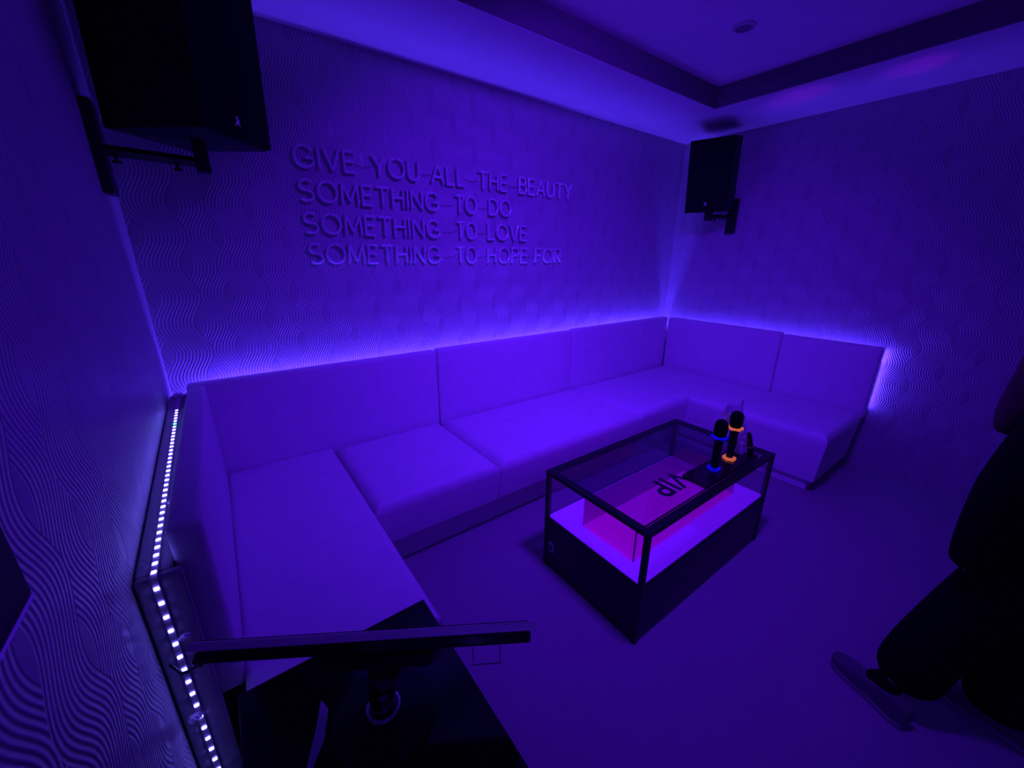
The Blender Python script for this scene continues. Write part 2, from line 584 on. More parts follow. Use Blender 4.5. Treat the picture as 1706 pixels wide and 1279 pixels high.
for nm, lab, a, b, extra in (
        ('led_strip', 'LED strip behind the long back rest, glowing up the lettered wall', (-0.15, 2.340, 0.785), (3.64, 2.360, 0.789), None),
        ('led_strip', 'LED strip behind the right rest, glowing past its free end', (3.690, 0.63, 0.785), (3.708, 2.30, 0.789), (3.690, 0.632, 0.44))):
    o = thing(nm, ((a[0] + b[0]) / 2, (a[1] + b[1]) / 2, a[2]), lab, 'led strip', 'LED strips around the sofa')
    bm = bmesh.new()
    box(bm, a, b)
    if extra:
        box(bm, extra, (3.708, 0.636, 0.79))
    link_mesh('tape', bm, principled('led_tape_hidden', (0.6, 0.6, 0.62), 0.5), o)

# ------------------------------------------------------------------ loudspeakers and their wall arms
def speaker(loc, yaw, pitch, dims, label):
    W, D, H = dims
    o = thing('wall_speaker', loc, label, 'speaker', 'black wall speakers')
    f = Vector((math.sin(yaw) * math.cos(pitch), math.cos(yaw) * math.cos(pitch), -math.sin(pitch)))
    r = Vector((math.cos(yaw), -math.sin(yaw), 0))
    u = r.cross(f)
    # local frame: x = right seen along facing, y = facing, z = up
    o.rotation_euler = Matrix((r, f, u)).transposed().to_euler()
    o['_local'] = 1
    link_mesh('cabinet', bx((-W / 2, -D / 2, -H / 2), (W / 2, D / 2 - 0.02, H / 2), 0.008, 2), M['black'], o)
    link_mesh('grille', bx((-W / 2 + 0.003, D / 2 - 0.02, -H / 2 + 0.003), (W / 2 - 0.003, D / 2, H / 2 - 0.003), 0.006, 2), M['grille'], o)
    bm = bmesh.new()
    # a small winged swash badge
    zb = -H / 2 + 0.062
    sw = [(-0.012, -0.014), (0.002, -0.008), (0.014, -0.016), (0.009, -0.002), (0.004, 0.004), (0.008, 0.012), (0.0, 0.018), (-0.004, 0.008), (-0.010, 0.004), (-0.004, -0.002)]
    a = [bm.verts.new((p[0], D / 2 + 0.0005, zb + p[1])) for p in sw]
    b = [bm.verts.new((p[0], D / 2 + 0.003, zb + p[1])) for p in sw]
    bm.faces.new(a)
    bm.faces.new(list(reversed(b)))
    for i in range(len(sw)):
        j = (i + 1) % len(sw)
        bm.faces.new((a[i], a[j], b[j], b[i]))
    e = link_mesh('badge', bm, M['badge'], o)
    e['label'] = 'small silver badge'
    del o['_local']
    return o

speaker((0.042, 2.059, 2.163), 2.364, 0.033, (0.325, 0.383, 0.52), 'large black loudspeaker on an arm from the left wall, left of the wall lettering')
speaker((3.415, 1.905, 2.135), math.radians(252), 0.19, (0.315, 0.33, 0.52), 'black loudspeaker high in the back right corner on the right wall')

def bracket(plate, arm_a, arm_b, post, label, axis):
    o = thing('speaker_bracket', plate[0], label, 'speaker bracket', 'black speaker wall brackets')
    link_mesh('wall_plate', bx(plate[1], plate[2], 0.003, 1), M['black_metal'], o)
    bm = bmesh.new()
    tube(bm, [arm_a, arm_b], 0.018, 4)
    link_mesh('arm', bm, M['black_metal'], o)
    link_mesh('post', bx(post[0], post[1], 0.003, 1), M['black_metal'], o)
    va, vb = Vector(arm_a), Vector(arm_b)
    for f_ in (0.12, 0.72):
        bm = bmesh.new()
        p = va.lerp(vb, f_)
        tube(bm, [p, p + Vector((0, 0, -0.030)), p + Vector((0, 0, -0.0305)), p + Vector((0, 0, -0.038))], [0.006, 0.006, 0.015, 0.015], 6)
        link_mesh('bolt', bm, M['black_metal'], o)
    return o

bracket(((XL, 2.10, 1.85), (XL, 2.05, 1.70), (XL + 0.03, 2.15, 1.99)),
        (XL + 0.02, 2.10, 1.845), (0.045, 2.06, 1.83), ((0.022, 2.035, 1.795), (0.068, 2.085, 1.903)),
        'black steel wall arm under the large left speaker, fixed to the left wall', 'x')
bracket(((XR, 1.86, 1.80), (XR - 0.03, 1.80, 1.70), (XR, 1.88, 1.98)),
        (XR - 0.02, 1.84, 1.835), (3.43, 1.90, 1.825), ((3.405, 1.875, 1.795), (3.455, 1.925, 1.88)),
        'black steel wall arm under the corner speaker, fixed to the right wall', 'x')

# ------------------------------------------------------------------ neon lettering (unlit)
def arc(cx, cy, rx, ry, a0, a1, n=14):
    return [(cx + rx * math.cos(math.radians(a0 + (a1 - a0) * i / n)), cy + ry * math.sin(math.radians(a0 + (a1 - a0) * i / n))) for i in range(n + 1)]
# strokes in a unit box: width given, height 1
GL = {
    'A': (0.80, [[(0, 0), (0.4, 1), (0.8, 0)], [(0.14, 0.34), (0.66, 0.34)]]),
    'B': (0.62, [[(0, 0), (0, 1), (0.32, 1)] + arc(0.32, 0.77, 0.24, 0.23, 90, -90) + [(0, 0.54)], [(0.32, 0.54)] + arc(0.34, 0.27, 0.28, 0.27, 90, -90) + [(0, 0)]]),
    'D': (0.74, [[(0, 0), (0, 1), (0.28, 1)] + arc(0.28, 0.5, 0.46, 0.5, 90, -90) + [(0, 0)]]),
    'E': (0.56, [[(0.56, 1), (0, 1), (0, 0), (0.56, 0)], [(0, 0.52), (0.5, 0.52)]]),
    'F': (0.54, [[(0.54, 1), (0, 1), (0, 0)], [(0, 0.52), (0.46, 0.52)]]),
    'G': (0.86, [arc(0.46, 0.5, 0.46, 0.5, 42, 335, 22) + [(0.86, 0.44), (0.5, 0.44)]]),
    'H': (0.66, [[(0, 0), (0, 1)], [(0.66, 0), (0.66, 1)], [(0, 0.52), (0.66, 0.52)]]),
    'I': (0.04, [[(0.02, 0), (0.02, 1)]]),
    'L': (0.52, [[(0, 1), (0, 0), (0.52, 0)]]),
    'M': (0.90, [[(0, 0), (0.06, 1), (0.45, 0.12), (0.84, 1), (0.90, 0)]]),
    'N': (0.70, [[(0, 0), (0, 1), (0.70, 0), (0.70, 1)]]),
    'O': (0.96, [arc(0.48, 0.5, 0.48, 0.5, 90, 446, 26)]),
    'P': (0.60, [[(0, 0), (0, 1), (0.30, 1)] + arc(0.32, 0.74, 0.28, 0.26, 90, -90) + [(0, 0.48)]]),
    'R': (0.64, [[(0, 0), (0, 1), (0.30, 1)] + arc(0.32, 0.74, 0.28, 0.26, 90, -90) + [(0, 0.48)], [(0.30, 0.48), (0.64, 0)]]),
    'S': (0.66, [arc(0.34, 0.75, 0.31, 0.25, 40, 250, 14) + arc(0.32, 0.25, 0.33, 0.25, 75, -140, 16)]),
    'T': (0.72, [[(0, 1), (0.72, 1)], [(0.36, 1), (0.36, 0)]]),
    'U': (0.68, [[(0, 1), (0, 0.34)] + arc(0.34, 0.34, 0.34, 0.34, 180, 360) + [(0.68, 1)]]),
    'V': (0.74, [[(0, 1), (0.37, 0), (0.74, 1)]]),
    'Y': (0.72, [[(0, 1), (0.36, 0.46), (0.72, 1)], [(0.36, 0.46), (0.36, 0)]]),
}
CAP = 0.095
YN = 2.358
YAX = Vector((0, 1, 0))
def dense(st):
    out = [st[0]]
    for a, b in zip(st, st[1:]):
        d = math.hypot(b[0] - a[0], b[1] - a[1])
        if d > 0.25:
            # near-corner points keep mitres tight
            for f_ in (0.06, 0.94):
                out.append((a[0] + (b[0] - a[0]) * f_, a[1] + (b[1] - a[1]) * f_))
        out.append(b)
    return out
LINES = [
    ('first', 1.960, [('GIVE', 0.408, 0.715), ('YOU', 0.787, 1.068), ('ALL', 1.131, 1.373), ('THE', 1.456, 1.694), ('BEAUTY', 1.779, 2.288)], 'topmost'),
    ('second', 1.808, [('SOMETHING', 0.411, 1.185), ('TO', 1.283, 1.452), ('DO', 1.535, 1.725)], ''),
    ('third', 1.656, [('SOMETHING', 0.412, 1.184), ('TO', 1.289, 1.448), ('LOVE', 1.523, 1.864)], ''),
    ('fourth', 1.508, [('SOMETHING', 0.416, 1.181), ('TO', 1.283, 1.445), ('HOPE', 1.521, 1.873), ('FOR', 1.935, 2.206)], ''),
]
for nth, zc, words, _ in LINES:
    text = ' '.join(x[0] for x in words)
    o = thing('neon_sign', ((words[0][1] + words[-1][2]) / 2, 2.375, zc),
              'unlit raised tube lettering on the back wall reading ' + text, 'neon sign', 'lines of wall lettering')
    zb = zc - CAP / 2
    ends = []
    for wd, x0, x1 in words:
        tot = sum(GL[c][0] for c in wd)
        gap = 0.24
        # scale widths to fill the measured word width
        k = (x1 - x0 - 0.02) / (tot + gap * (len(wd) - 1))
        x = x0 + 0.01
        ends.append((x0 + 0.01, x1 - 0.01))
        for c in wd:
            wch, strokes = GL[c]
            bm = bmesh.new()
            for st in strokes:
                tube(bm, [(x + p[0] * k, YN, zb + p[1] * CAP) for p in dense(st)], 0.0078, 8, (YAX, 1.4))
            # stand-off pins to the wall
            px, pz = strokes[0][0]
            tube(bm, [(x + px * k, YN + 0.005, zb + pz * CAP), (x + px * k, 2.3805, zb + pz * CAP)], 0.004, 6)
            px, pz = strokes[0][-1]
            tube(bm, [(x + px * k, YN + 0.005, zb + pz * CAP), (x + px * k, 2.3805, zb + pz * CAP)], 0.004, 6)
            link_mesh('letter', bm, M['neon'], o, True)
            x += (wch + gap) * k
    for (a, b), (c, d) in zip(ends, ends[1:]):
        bm = bmesh.new()
        n = 8
        pts = [(b - 0.004 + (c - b + 0.008) * i / n, 2.368, zc - 0.012 * math.sin(PI * i / n)) for i in range(n + 1)]
        tube(bm, pts, 0.0018, 6)
        link_mesh('wire', bm, M['wire'], o, True)

# ------------------------------------------------------------------ display coffee table
TX = (1.115, 2.195)
TYY = (0.662, 1.232)
ZTOP = 0.535
ZP = 0.287
TAB = thing('display_table', (1.655, 0.947, 0), 'glass-topped display coffee table with a black base, violet lit panel and dark frame', 'coffee table')
x0, x1 = TX
y0, y1 = TYY
link_mesh('base', bx((x0 + 0.004, y0 + 0.004, 0.0), (x1 - 0.004, y1 - 0.004, ZP - 0.006), 0.003, 1), M['tablebase'], TAB)
link_mesh('lit_panel', bx((x0 + 0.014, y0 + 0.014, ZP - 0.0058), (x1 - 0.014, y1 - 0.014, ZP), 0.0015, 1), M['panel'], TAB)['label'] = 'glowing violet panel'
for (px, py) in ((x0, y0), (x1, y0), (x0, y1), (x1, y1)):
    sx = 1 if px == x0 else -1
    sy = 1 if py == y0 else -1
    a = (min(px, px + sx * 0.022), min(py, py + sy * 0.022), 0.0)
    b = (max(px, px + sx * 0.022), max(py, py + sy * 0.022), ZTOP - 0.018)
    link_mesh('corner_post', bx(a, b, 0.002, 1), M['tableframe'], TAB)
bm = bmesh.new()
fw = 0.033
for a, b in (((x0, y0), (x1, y0 + fw)), ((x0, y1 - fw), (x1, y1)), ((x0, y0 + fw), (x0 + fw, y1 - fw)), ((x1 - fw, y0 + fw), (x1, y1 - fw))):
    box(bm, (a[0], a[1], ZTOP - 0.018), (b[0], b[1], ZTOP))
link_mesh('top_frame', bm, M['tableframe'], TAB)
link_mesh('glass_top', bx((x0 + fw, y0 + fw, ZTOP - 0.009), (x1 - fw, y1 - fw, ZTOP - 0.001)), M['smoked'], TAB)
for a, b in (((x0 + 0.022, y0 + 0.004), (x1 - 0.022, y0 + 0.009)), ((x0 + 0.022, y1 - 0.009), (x1 - 0.022, y1 - 0.004)),
             ((x0 + 0.004, y0 + 0.022), (x0 + 0.009, y1 - 0.022)), ((x1 - 0.009, y0 + 0.022), (x1 - 0.004, y1 - 0.022))):
    link_mesh('glass_side', bx((a[0], a[1], ZP + 0.001), (b[0], b[1], ZTOP - 0.0185)), M['glass'], TAB)
# inner pink box with the lettering
bx0, bx1, by0, by1, bz = 1.205, 2.060, 0.772, 1.062, 0.437
link_mesh('display_floor', bx((bx0 + 0.006, by0 + 0.006, ZP + 0.0005), (bx1 - 0.006, by1 - 0.006, ZP + 0.006)), M['magenta'], TAB)['label'] = 'glowing magenta floor of the inner box'
bm = bmesh.new()
for a, b in (((bx0, by0), (bx1, by0 + 0.004)), ((bx0, by1 - 0.004), (bx1, by1)), ((bx0, by0 + 0.004), (bx0 + 0.004, by1 - 0.004)), ((bx1 - 0.004, by0 + 0.004), (bx1, by1 - 0.004))):
    box(bm, (a[0], a[1], ZP + 0.0005), (b[0], b[1], bz))
link_mesh('display_box', bm, M['pink_glass'], TAB)['label'] = 'pink clear acrylic inner box'
bm = bmesh.new()
tube(bm, [(bx0 + 0.002, by0 + 0.002, bz), (bx1 - 0.002, by0 + 0.002, bz)], 0.0035, 6)
tube(bm, [(bx0 + 0.002, by0 + 0.002, ZP + 0.001), (bx0 + 0.002, by0 + 0.002, bz)], 0.0035, 6)
link_mesh('display_edge', bm, principled('dark_pink_edge', (0.12, 0.01, 0.10), 0.4), TAB)
fc = bpy.data.curves.new('vip_text', 'FONT')
fc.body = 'VIP'
fc.size = 0.18
fc.extrude = 0.0015
fc.offset = 0.0012
fc.align_x = 'CENTER'
fc.align_y = 'CENTER'
fo = bpy.data.objects.new('vip_text', fc)
COL.objects.link(fo)
dg = bpy.context.evaluated_depsgraph_get()
me = bpy.data.meshes.new_from_object(fo.evaluated_get(dg))
bpy.data.objects.remove(fo)
me.transform(Matrix.Translation((1.640, 0.905, bz + 0.004)) @ Matrix.Rotation(PI, 4, 'Z'))
bm = bmesh.new()
bm.from_mesh(me)
link_mesh('lettering', bm, M['vip'], TAB)['label'] = 'dark letters VIP'
link_mesh('box_lid', bx((bx0, by0, bz - 0.003), (bx1, by1, bz + 0.001)), thin_glass('pink_lid', (1.0, 0.85, 0.98), 0.6), TAB)
# switch on the end of the base
sw = link_mesh('power_switch', bx((x0 - 0.002, 1.160, 0.105), (x0 + 0.005, 1.190, 0.155), 0.001, 1), principled('switch_plate', (0.55, 0.55, 0.58), 0.4), TAB)
link_mesh('rocker', bx((x0 - 0.004, 1.168, 0.115), (x0 - 0.0015, 1.182, 0.145), 0.001, 1), M['black'], sw)

# ------------------------------------------------------------------ microphones and the things beside them
TR = thing('microphone_tray', (1.81, 0.755, ZTOP), 'dark see-through acrylic tray under the microphones on the glass table top', 'tray')
link_mesh('tray_body', bx((1.575, 0.695, ZTOP), (2.06, 0.815, ZTOP + 0.022), 0.004, 2), M['dark_acrylic'], TR)
ztr = ZTOP + 0.022
def ring8(bm, c, r, h):
    prof = []
    n = 40
    lo, hi = [], []
    for k in range(n):
        th = 2 * PI * k / n
        rr = r * (1 + 0.13 * math.cos(6 * th))
        lo.append((c[0] + rr * math.cos(th), c[1] + rr * math.sin(th)))
    prism(bm, lo, c[2], c[2] + h)
def mic(loc, ringmat, label):
    x, y, z = loc
    o = thing('microphone', loc, label, 'microphone', 'standing microphones')
    bm = bmesh.new()
    lathe(bm, [(0, 0.001), (0.015, 0.001), (0.0165, 0.006), (0.017, 0.06), (0.019, 0.15), (0.021, 0.172), (0.012, 0.175), (0, 0.175)], loc)
    link_mesh('handle', bm, M['black'], o, True)
    bm = bmesh.new()
    lathe(bm, [(0, 0.170), (0.022, 0.171), (0.027, 0.183), (0.029, 0.205), (0.0285, 0.225), (0.024, 0.241), (0.013, 0.250), (0, 0.252)], loc)
    link_mesh('windscreen', bm, M['foam'], o, True)
    bm = bmesh.new()
    ring8(bm, (x, y, z + 0.163), 0.033, 0.009)
    link_mesh('upper_ring', bm, ringmat, o)
    bm = bmesh.new()
    ring8(bm, (x, y, z + 0.0005), 0.027, 0.012)
    link_mesh('foot_ring', bm, ringmat, o)
    return o
mic((1.733, 0.752, ztr), M['blue_ring'], 'black microphone with blue rubber rings standing nearer the table middle')
mic((1.895, 0.760, ztr), M['orange_ring'], 'black microphone with orange rubber rings standing beside the plastic wrap')

# crumpled clear plastic wrap standing behind the orange microphone
bm = bmesh.new()
nu, nv = 64, 40
rnd = random.Random(3)
ph = [rnd.random() * 6 for _ in range(8)]
grid = []
for i in range(nu + 1):
    row = []
    for j in range(nv + 1):
        a = i / nu
        b = j / nv
        th = 2 * PI * a
        # wide folded foot that narrows, leans and flares to a torn top
        wd = 0.066 * (1 - 0.35 * b) + 0.12 * max(0, b - 0.6)
        dp = 0.034 * (1 - 0.6 * b)
        cr = 1 + 0.16 * math.sin(5 * th + ph[0] + 6 * b) + 0.10 * math.sin(9 * th + ph[1] - 9 * b) + 0.07 * math.sin(14 * th + 17 * b) + 0.05 * math.sin(23 * th - 31 * b + ph[4]) + 0.05 * math.sin(40 * b + 3 * th)
        x = 2.042 - 0.070 * b + wd * cr * math.cos(th)
        y = 0.768 + 0.050 * b + dp * cr * math.sin(th)
        zz = ZTOP + 0.024 + 0.235 * b + (0.022 * math.sin(3 * th + ph[2]) if j == nv else 0.006 * math.sin(4 * th + ph[3]) * b)
        row.append(bm.verts.new((x, y, zz)))
    grid.append(row)
for i in range(nu):
    for j in range(nv):
        A, B = grid[i], grid[(i + 1) % nu]
        bm.faces.new((A[j], B[j], B[j + 1], A[j + 1]))
for v in grid[nu]:
    bm.verts.remove(v)
PW = link_mesh('plastic_wrap', bm, M['plastic'])
tag(PW, 'crumpled clear plastic wrap standing at the right end of the glass table', 'plastic wrap')
BT = thing('dark_rod', (2.005, 0.716, ztr), 'slim dark tapered rod with a small amber glint, leaning against the plastic wrap', 'rod')
mt = Matrix.Translation((2.012, 0.711, ztr + 0.004)) @ Matrix.Rotation(math.radians(-27), 4, 'Y')
bm = bmesh.new()
lathe(bm, [(0, 0), (0.013, 0), (0.0145, 0.008), (0.0145, 0.07), (0.012, 0.12), (0.009, 0.155), (0, 0.158)], (0, 0, 0), 20, mt)
link_mesh('rod_body', bm, M['gloss_black'], BT, True)
bm = bmesh.new()
lathe(bm, [(0.0146, 0.066), (0.0152, 0.067), (0.0152, 0.072), (0.0143, 0.073)], (0, 0, 0), 20, mt)
link_mesh('amber_band', bm, M['amber'], BT, True)

# ------------------------------------------------------------------ cabinet and touch monitor in the foreground
CAB = thing('cabinet', (0.1, 0.48, 0), 'low black cabinet standing at the near end of the left sofa wing', 'cabinet')
link_mesh('carcass', bx((-0.105, 0.12, 0.0), (0.300, 0.815, 0.588), 0.004, 1), M['black'], CAB)
link_mesh('top_slab', bx((-0.116, 0.10, 0.589), (0.311, 0.825, 0.602), 0.003, 2), M['gloss_black'], CAB)

SLIVER = bmesh.new()  # thin pale leaf-shaped piece on the cabinet top
prism(SLIVER, [(0.026, 0.708), (0.034, 0.680), (0.016, 0.627), (-0.012, 0.590), (-0.026, 0.588), (0.006, 0.655)], 0.6025, 0.6065, 0.001, 1)
o = link_mesh('pale_sliver', SLIVER, principled('pale_gloss', (0.5, 0.48, 0.55), 0.2))
tag(o, 'slim pale glossy sliver lying on the black cabinet left of the monitor foot', 'card')

MON = thing('touch_monitor', (0.12, 0.60, 0.602), 'touch monitor on a round-footed stand, seen edge-on from behind, on the black cabinet', 'monitor')
pa, pb = Vector((-0.12, 0.59, 0.985)), Vector((0.294, 0.332, 0.985))
ax = (pb - pa).normalized()
mid = (pa + pb) / 2
vd = (mid - Vector((0, 0, 1.5)))
vd = vd - ax * vd.dot(ax)
vd.normalize()                      # down the screen, away from the viewer
nrm = ax.cross(vd).normalized()
if nrm.z < 0:
    nrm = -nrm                      # the display faces up and away
HW = (pb - pa).length / 2
def mbox(a, b, bev=0.003):
    """a,b in (along width, along drop, along display normal)"""
    bm = bmesh.new()
    box(bm, a, b, bev, 2)
    bm.transform(Matrix.Translation(mid) @ Matrix((ax, vd, nrm)).transposed().to_4x4())
    return bm
link_mesh('bezel', mbox((-HW, 0.0, -0.007), (HW, 0.285, 0.005)), M['bezel'], MON)
link_mesh('display', mbox((-HW + 0.012, 0.012, 0.0052), (HW - 0.012, 0.273, 0.0062), 0.0), M['screen'], MON)
link_mesh('rear_shell', mbox((-HW + 0.010, 0.004, -0.0215), (HW - 0.010, 0.280, -0.0072)), M['gloss_black'], MON)
link_mesh('rear_hub', mbox((-0.085, 0.07, -0.045), (0.085, 0.22, -0.0217), 0.008), M['black'], MON)
hub = mid + vd * 0.145 - nrm * 0.048
bm = bmesh.new()
tube(bm, [(0.125, 0.60, 0.618), (0.125, 0.60, 0.70), tuple(hub)], 0.026, 14)
link_mesh('neck', bm, M['gloss_black'], MON, True)
bm = bmesh.new()
lathe(bm, [(0, 0), (0.10, 0), (0.10, 0.010), (0.094, 0.014), (0.04, 0.018), (0.030, 0.026), (0, 0.026)], (0.125, 0.60, 0.602), 36)
link_mesh('foot', bm, M['black'], MON, True)
bm = bmesh.new()
tube(bm, [(0.125 + 0.030 * math.cos(2 * PI * k / 24), 0.60 + 0.030 * math.sin(2 * PI * k / 24), 0.632) for k in range(24)], 0.004, 8, closed=True)
link_mesh('collar', bm, M['badge'], MON, True)
bm = bmesh.new()
e = mid - ax * (HW - 0.01) + vd * 0.03 - nrm * 0.022
tube(bm, [tuple(e), (-0.139, 0.70, 0.842), (-0.171, 0.81, 0.734), (-0.208, 0.924, 0.630), (-0.236, 0.990, 0.605)], 0.0034, 8)
link_mesh('cable', bm, M['black'], MON, True)
bm = bmesh.new()
c = mid + ax * (HW - 0.075) - nrm * 0.024 + vd * 0.03
q = [c - ax * 0.020, c - ax * 0.020 + Vector((0, 0, -0.035)), c + ax * 0.020 + Vector((0, 0, -0.035)), c + ax * 0.020]
tube(bm, [tuple(v) for v in q], 0.0011, 6)
link_mesh('wire_loop', bm, M['wire'], MON)

# ------------------------------------------------------------------ person walking out on the right
def skin_mesh(name, verts, edges, radii, mat, parent, root=0, sub=2):
    me = bpy.data.meshes.new(name)
    off = Vector(parent.location) if parent else Vector((0, 0, 0))
    me.from_pydata([tuple(Vector(v) - off) for v in verts], edges, [])
    o = bpy.data.objects.new(name, me)
    COL.objects.link(o)
    md = o.modifiers.new('skin', 'SKIN')
    md.use_smooth_shade = True
    lay = me.skin_vertices[0]
    for i, r in enumerate(radii):
        lay.data[i].radius = r if isinstance(r, tuple) else (r, r)
        lay.data[i].use_root = (i == root)
    s = o.modifiers.new('sub', 'SUBSURF')
    s.levels = sub
    s.render_levels = sub
    dg = bpy.context.evaluated_depsgraph_get()
    m2 = bpy.data.meshes.new_from_object(o.evaluated_get(dg))
    m2.name = name
    bpy.data.objects.remove(o)
    bpy.data.meshes.remove(me)
    for p in m2.polygons:
        p.use_smooth = True
    m2.materials.clear()
    m2.materials.append(mat)
    o = bpy.data.objects.new(name, m2)
    COL.objects.link(o)
    if parent:
        o.parent = parent
    return o

PER = thing('person', (1.86, -0.17, 0), 'person in black coat and wide black trousers striding at the right frame edge', 'person')
# joints
J = {
    'pel': (1.90, -0.19, 0.74), 'sp1': (1.895, -0.17, 0.86), 'sp2': (1.885, -0.145, 1.00), 'chest': (1.88, -0.13, 1.08), 'neck': (1.88, -0.10, 1.17),
    'head0': (1.88, -0.075, 1.235), 'head1': (1.88, -0.06, 1.31), 'head2': (1.88, -0.075, 1.375),
    'hl': (1.83, -0.175, 0.70), 'kl': (1.785, -0.085, 0.40), 'al': (1.660, 0.005, 0.09), 'fl': (1.668, 0.080, 0.032),
    'hr': (1.975, -0.19, 0.70), 'kr': (1.905, -0.20, 0.38), 'ar': (1.86, -0.26, 0.09), 'fr': (1.88, -0.18, 0.035),
    'sl': (1.755, -0.13, 1.085), 'el': (1.72, -0.060, 0.86), 'wl': (1.735, -0.055, 0.69),
    'sr': (2.005, -0.14, 1.085), 'er': (2.05, -0.16, 0.86), 'wr': (2.055, -0.13, 0.68),
}
R = {'pel': (0.105, 0.085), 'sp1': (0.095, 0.075), 'sp2': (0.11, 0.085), 'chest': (0.11, 0.08), 'neck': 0.042, 'head0': 0.062, 'head1': (0.075, 0.085), 'head2': (0.06, 0.068),
     'hl': 0.075, 'kl': 0.05, 'al': 0.032, 'fl': 0.026, 'hr': 0.075, 'kr': 0.05, 'ar': 0.032, 'fr': 0.026,
     'sl': 0.045, 'el': 0.035, 'wl': 0.024, 'sr': 0.045, 'er': 0.035, 'wr': 0.024}
E_ = [('pel', 'sp1'), ('sp1', 'sp2'), ('sp2', 'chest'), ('chest', 'neck'), ('neck', 'head0'), ('head0', 'head1'), ('head1', 'head2'),
      ('pel', 'hl'), ('hl', 'kl'), ('kl', 'al'), ('al', 'fl'), ('pel', 'hr'), ('hr', 'kr'), ('kr', 'ar'), ('ar', 'fr'),
      ('chest', 'sl'), ('sl', 'el'), ('el', 'wl'), ('chest', 'sr'), ('sr', 'er'), ('er', 'wr')]
# hands: palm plus five fingers, slightly curled
for s, wn, inward in (('l', 'wl', 1), ('r', 'wr', -1)):
    wv = Vector(J[wn])
    ev = Vector(J['e' + s])
    d = (wv - ev).normalized()
    fw_ = Vector((0, 1, 0)) - d * d.y
    fw_.normalize()
    inn = Vector((inward, 0, 0))
    J['p' + s] = tuple(wv + d * 0.055)
    R['p' + s] = (0.022, 0.014)
    E_.append((wn, 'p' + s))
    for k, (spread, ln) in enumerate(((0.022, 0.058), (0.008, 0.066), (-0.006, 0.062), (-0.020, 0.048))):
        b0 = wv + d * 0.075 + fw_ * spread
        m0 = b0 + d * ln * 0.55 + inn * 0.006
        t0_ = m0 + d * ln * 0.35 + inn * 0.020
        for q, pv, rr in (('b', b0, 0.0085), ('m', m0, 0.0075), ('t', t0_, 0.006)):
            J[f'{q}{s}{k}'] = tuple(pv)
            R[f'{q}{s}{k}'] = rr
        E_ += [('p' + s, f'b{s}{k}'), (f'b{s}{k}', f'm{s}{k}'), (f'm{s}{k}', f't{s}{k}')]
    th0 = wv + d * 0.03 + fw_ * 0.026
    th1 = th0 + d * 0.028 + fw_ * 0.016 + inn * 0.012
    J['x' + s], J['y' + s] = tuple(th0), tuple(th1)
    R['x' + s], R['y' + s] = 0.0095, 0.0075
    E_ += [(wn, 'x' + s), ('x' + s, 'y' + s)]
names = list(J)
idx = {n: i for i, n in enumerate(names)}
body = skin_mesh('body', [J[n] for n in names], [(idx[a], idx[b]) for a, b in E_], [R[n] for n in names], M['skin'], PER, 0, 2)
# face: nose, ears, brow and mouth worked on the head (facing +y and bowed)
bm = bmesh.new()
bm.from_mesh(body.data)
o_ = Vector(PER.location)
hc = Vector((1.88, -0.065, 1.30)) - o_
for v in bm.verts:
    r_ = v.co - hc
    if r_.length < 0.13 and r_.y > 0.02 and v.co.z > hc.z - 0.1:
        v.co.y += 0.022 * math.exp(-((r_.x / 0.014) ** 2 + ((r_.z + 0.012) / 0.022) ** 2))     # nose
        v.co.y -= 0.008 * math.exp(-(((abs(r_.x) - 0.03) / 0.014) ** 2 + ((r_.z - 0.012) / 0.012) ** 2))  # eye sockets
        v.co.y += 0.006 * math.exp(-((r_.x / 0.022) ** 2 + ((r_.z + 0.05) / 0.009) ** 2))      # mouth
bm.to_mesh(body.data)
bm.free()
for sx in (-1, 1):
    bm = bmesh.new()
    bmesh.ops.create_uvsphere(bm, u_segments=12, v_segments=8, radius=0.010)
    bmesh.ops.translate(bm, verts=bm.verts, vec=(1.88 + sx * 0.030, 0.012, 1.312))
    link_mesh('eye', bm, principled('eye_white', (0.7, 0.7, 0.7), 0.3), PER, True)
# coat: a garment swept round the trunk with sleeves
cv = [(1.895, -0.165, 0.80), (1.89, -0.150, 0.93), (1.88, -0.130, 1.03), (1.878, -0.118, 1.11), (1.878, -0.105, 1.155),
      (1.748, -0.085, 1.06), (1.715, -0.055, 0.88), (1.730, -0.050, 0.70), (1.732, -0.045, 0.585),
      (2.005, -0.14, 1.09), (2.05, -0.16, 0.87), (2.055, -0.13, 0.71),
      (1.88, -0.14, 0.66), (1.87, -0.12, 0.545)]
ce = [(0, 1), (1, 2), (2, 3), (3, 4), (3, 5), (5, 6), (6, 7), (7, 8), (3, 9), (9, 10), (10, 11), (0, 12), (12, 13)]
cr_ = [(0.125, 0.115), (0.130, 0.115), (0.135, 0.105), (0.12, 0.09), 0.06, 0.070, 0.070, 0.064, 0.050, 0.062, 0.055, 0.048, (0.140, 0.135), (0.150, 0.145)]
skin_mesh('coat', cv, ce, cr_, M['coat'], PER, 0, 2)
# wide trousers
tv = [(1.90, -0.18, 0.735), (1.83, -0.165, 0.66), (1.785, -0.085, 0.40), (1.730, -0.030, 0.20), (1.694, -0.012, 0.058),
      (1.975, -0.18, 0.66), (1.905, -0.20, 0.38), (1.865, -0.225, 0.16), (1.855, -0.240, 0.05)]
te = [(0, 1), (1, 2), (2, 3), (3, 4), (0, 5), (5, 6), (6, 7), (7, 8)]
tr_ = [(0.12, 0.10), 0.105, 0.10, 0.098, 0.100, 0.105, 0.10, 0.105, 0.110]
skin_mesh('trousers', tv, te, tr_, M['coat'], PER, 0, 2)
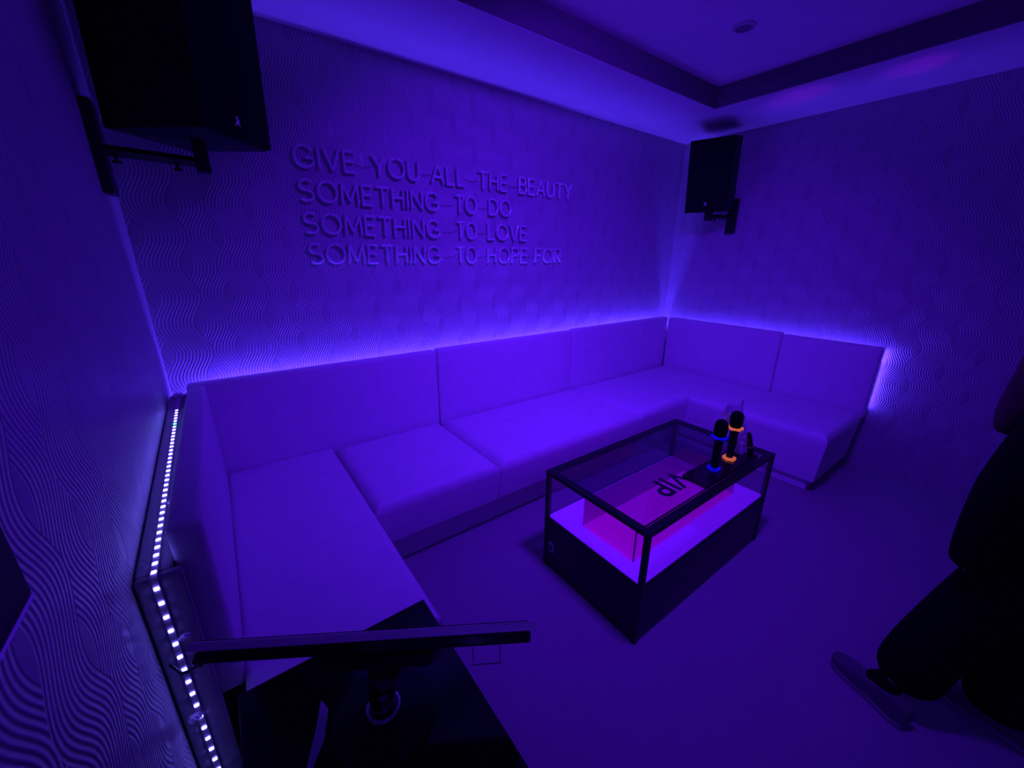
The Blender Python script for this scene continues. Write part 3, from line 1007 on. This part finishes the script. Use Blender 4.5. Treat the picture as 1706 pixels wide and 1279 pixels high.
# long dark red hair falling forward of the shoulders
hv = [(1.88, -0.085, 1.335), (1.87, -0.060, 1.27), (1.83, -0.030, 1.18), (1.80, -0.012, 1.09), (1.80, -0.010, 1.01),
      (1.93, -0.13, 1.20), (1.92, -0.20, 1.08)]
he = [(0, 1), (1, 2), (2, 3), (3, 4), (1, 5), (5, 6)]
skin_mesh('hair', hv, he, [(0.088, 0.088), (0.080, 0.075), 0.052, 0.045, 0.028, 0.06, 0.04], M['hair'], PER, 0, 2)['label'] = 'dark reddish hair'
# sock under the left cuff
skin_mesh('sock', [(1.662, 0.000, 0.12), (1.661, 0.010, 0.075), (1.667, 0.070, 0.042)], [(0, 1), (1, 2)], [0.044, 0.043, 0.036], M['coat'], PER, 0, 2)
# shoes
def shoe(heel, toe, label):
    h, t_ = Vector(heel), Vector(toe)
    d = (t_ - h)
    L_ = d.length
    ang = math.atan2(d.y, d.x)
    mt = Matrix.Translation(h) @ Matrix.Rotation(ang, 4, 'Z')
    out = []
    prof = [(0, 0.024), (0.03, 0.033), (0.10, 0.032), (0.16, 0.040), (0.21, 0.041), (0.245, 0.030), (0.26, 0.010)]
    def outline(k=1.0):
        pts = [(x_ * L_ / 0.26, -w_ * k) for x_, w_ in prof] + [(x_ * L_ / 0.26, w_ * k) for x_, w_ in reversed(prof)]
        return pts
    bm = bmesh.new()
    prism(bm, outline(1.06), 0.0, 0.020, 0.004, 2)
    bm.transform(mt)
    s = link_mesh('shoe', bm, M['sole'], PER, True)
    bm = bmesh.new()
    rings = []
    for zz, k, sh in ((0.021, 1.0, 0), (0.042, 0.96, 0.0), (0.062, 0.72, -0.02), (0.078, 0.60, -0.05)):
        ring = []
        for x_, y_ in outline(k):
            xx = x_ if zz < 0.05 else x_ * (0.72 if zz < 0.07 else 0.42)
            ring.append(bm.verts.new((xx, y_, zz)))
        rings.append(ring)
    for A, B in zip(rings, rings[1:]):
        for i in range(len(A)):
            bm.faces.new((A[i], A[(i + 1) % len(A)], B[(i + 1) % len(A)], B[i]))
    bm.faces.new(list(reversed(rings[0])))
    bm.faces.new(rings[-1])
    bm.transform(mt)
    u_ = link_mesh('shoe_upper', bm, M['shoe'], None, True)
    u_.parent = s
    u_.data.transform(Matrix.Translation(-Vector(PER.location)))
    return s
shoe((1.605, -0.060, 0.0), (1.700, 0.165, 0.0), '')
shoe((1.840, -0.33, 0.0), (1.885, -0.085, 0.0), '')
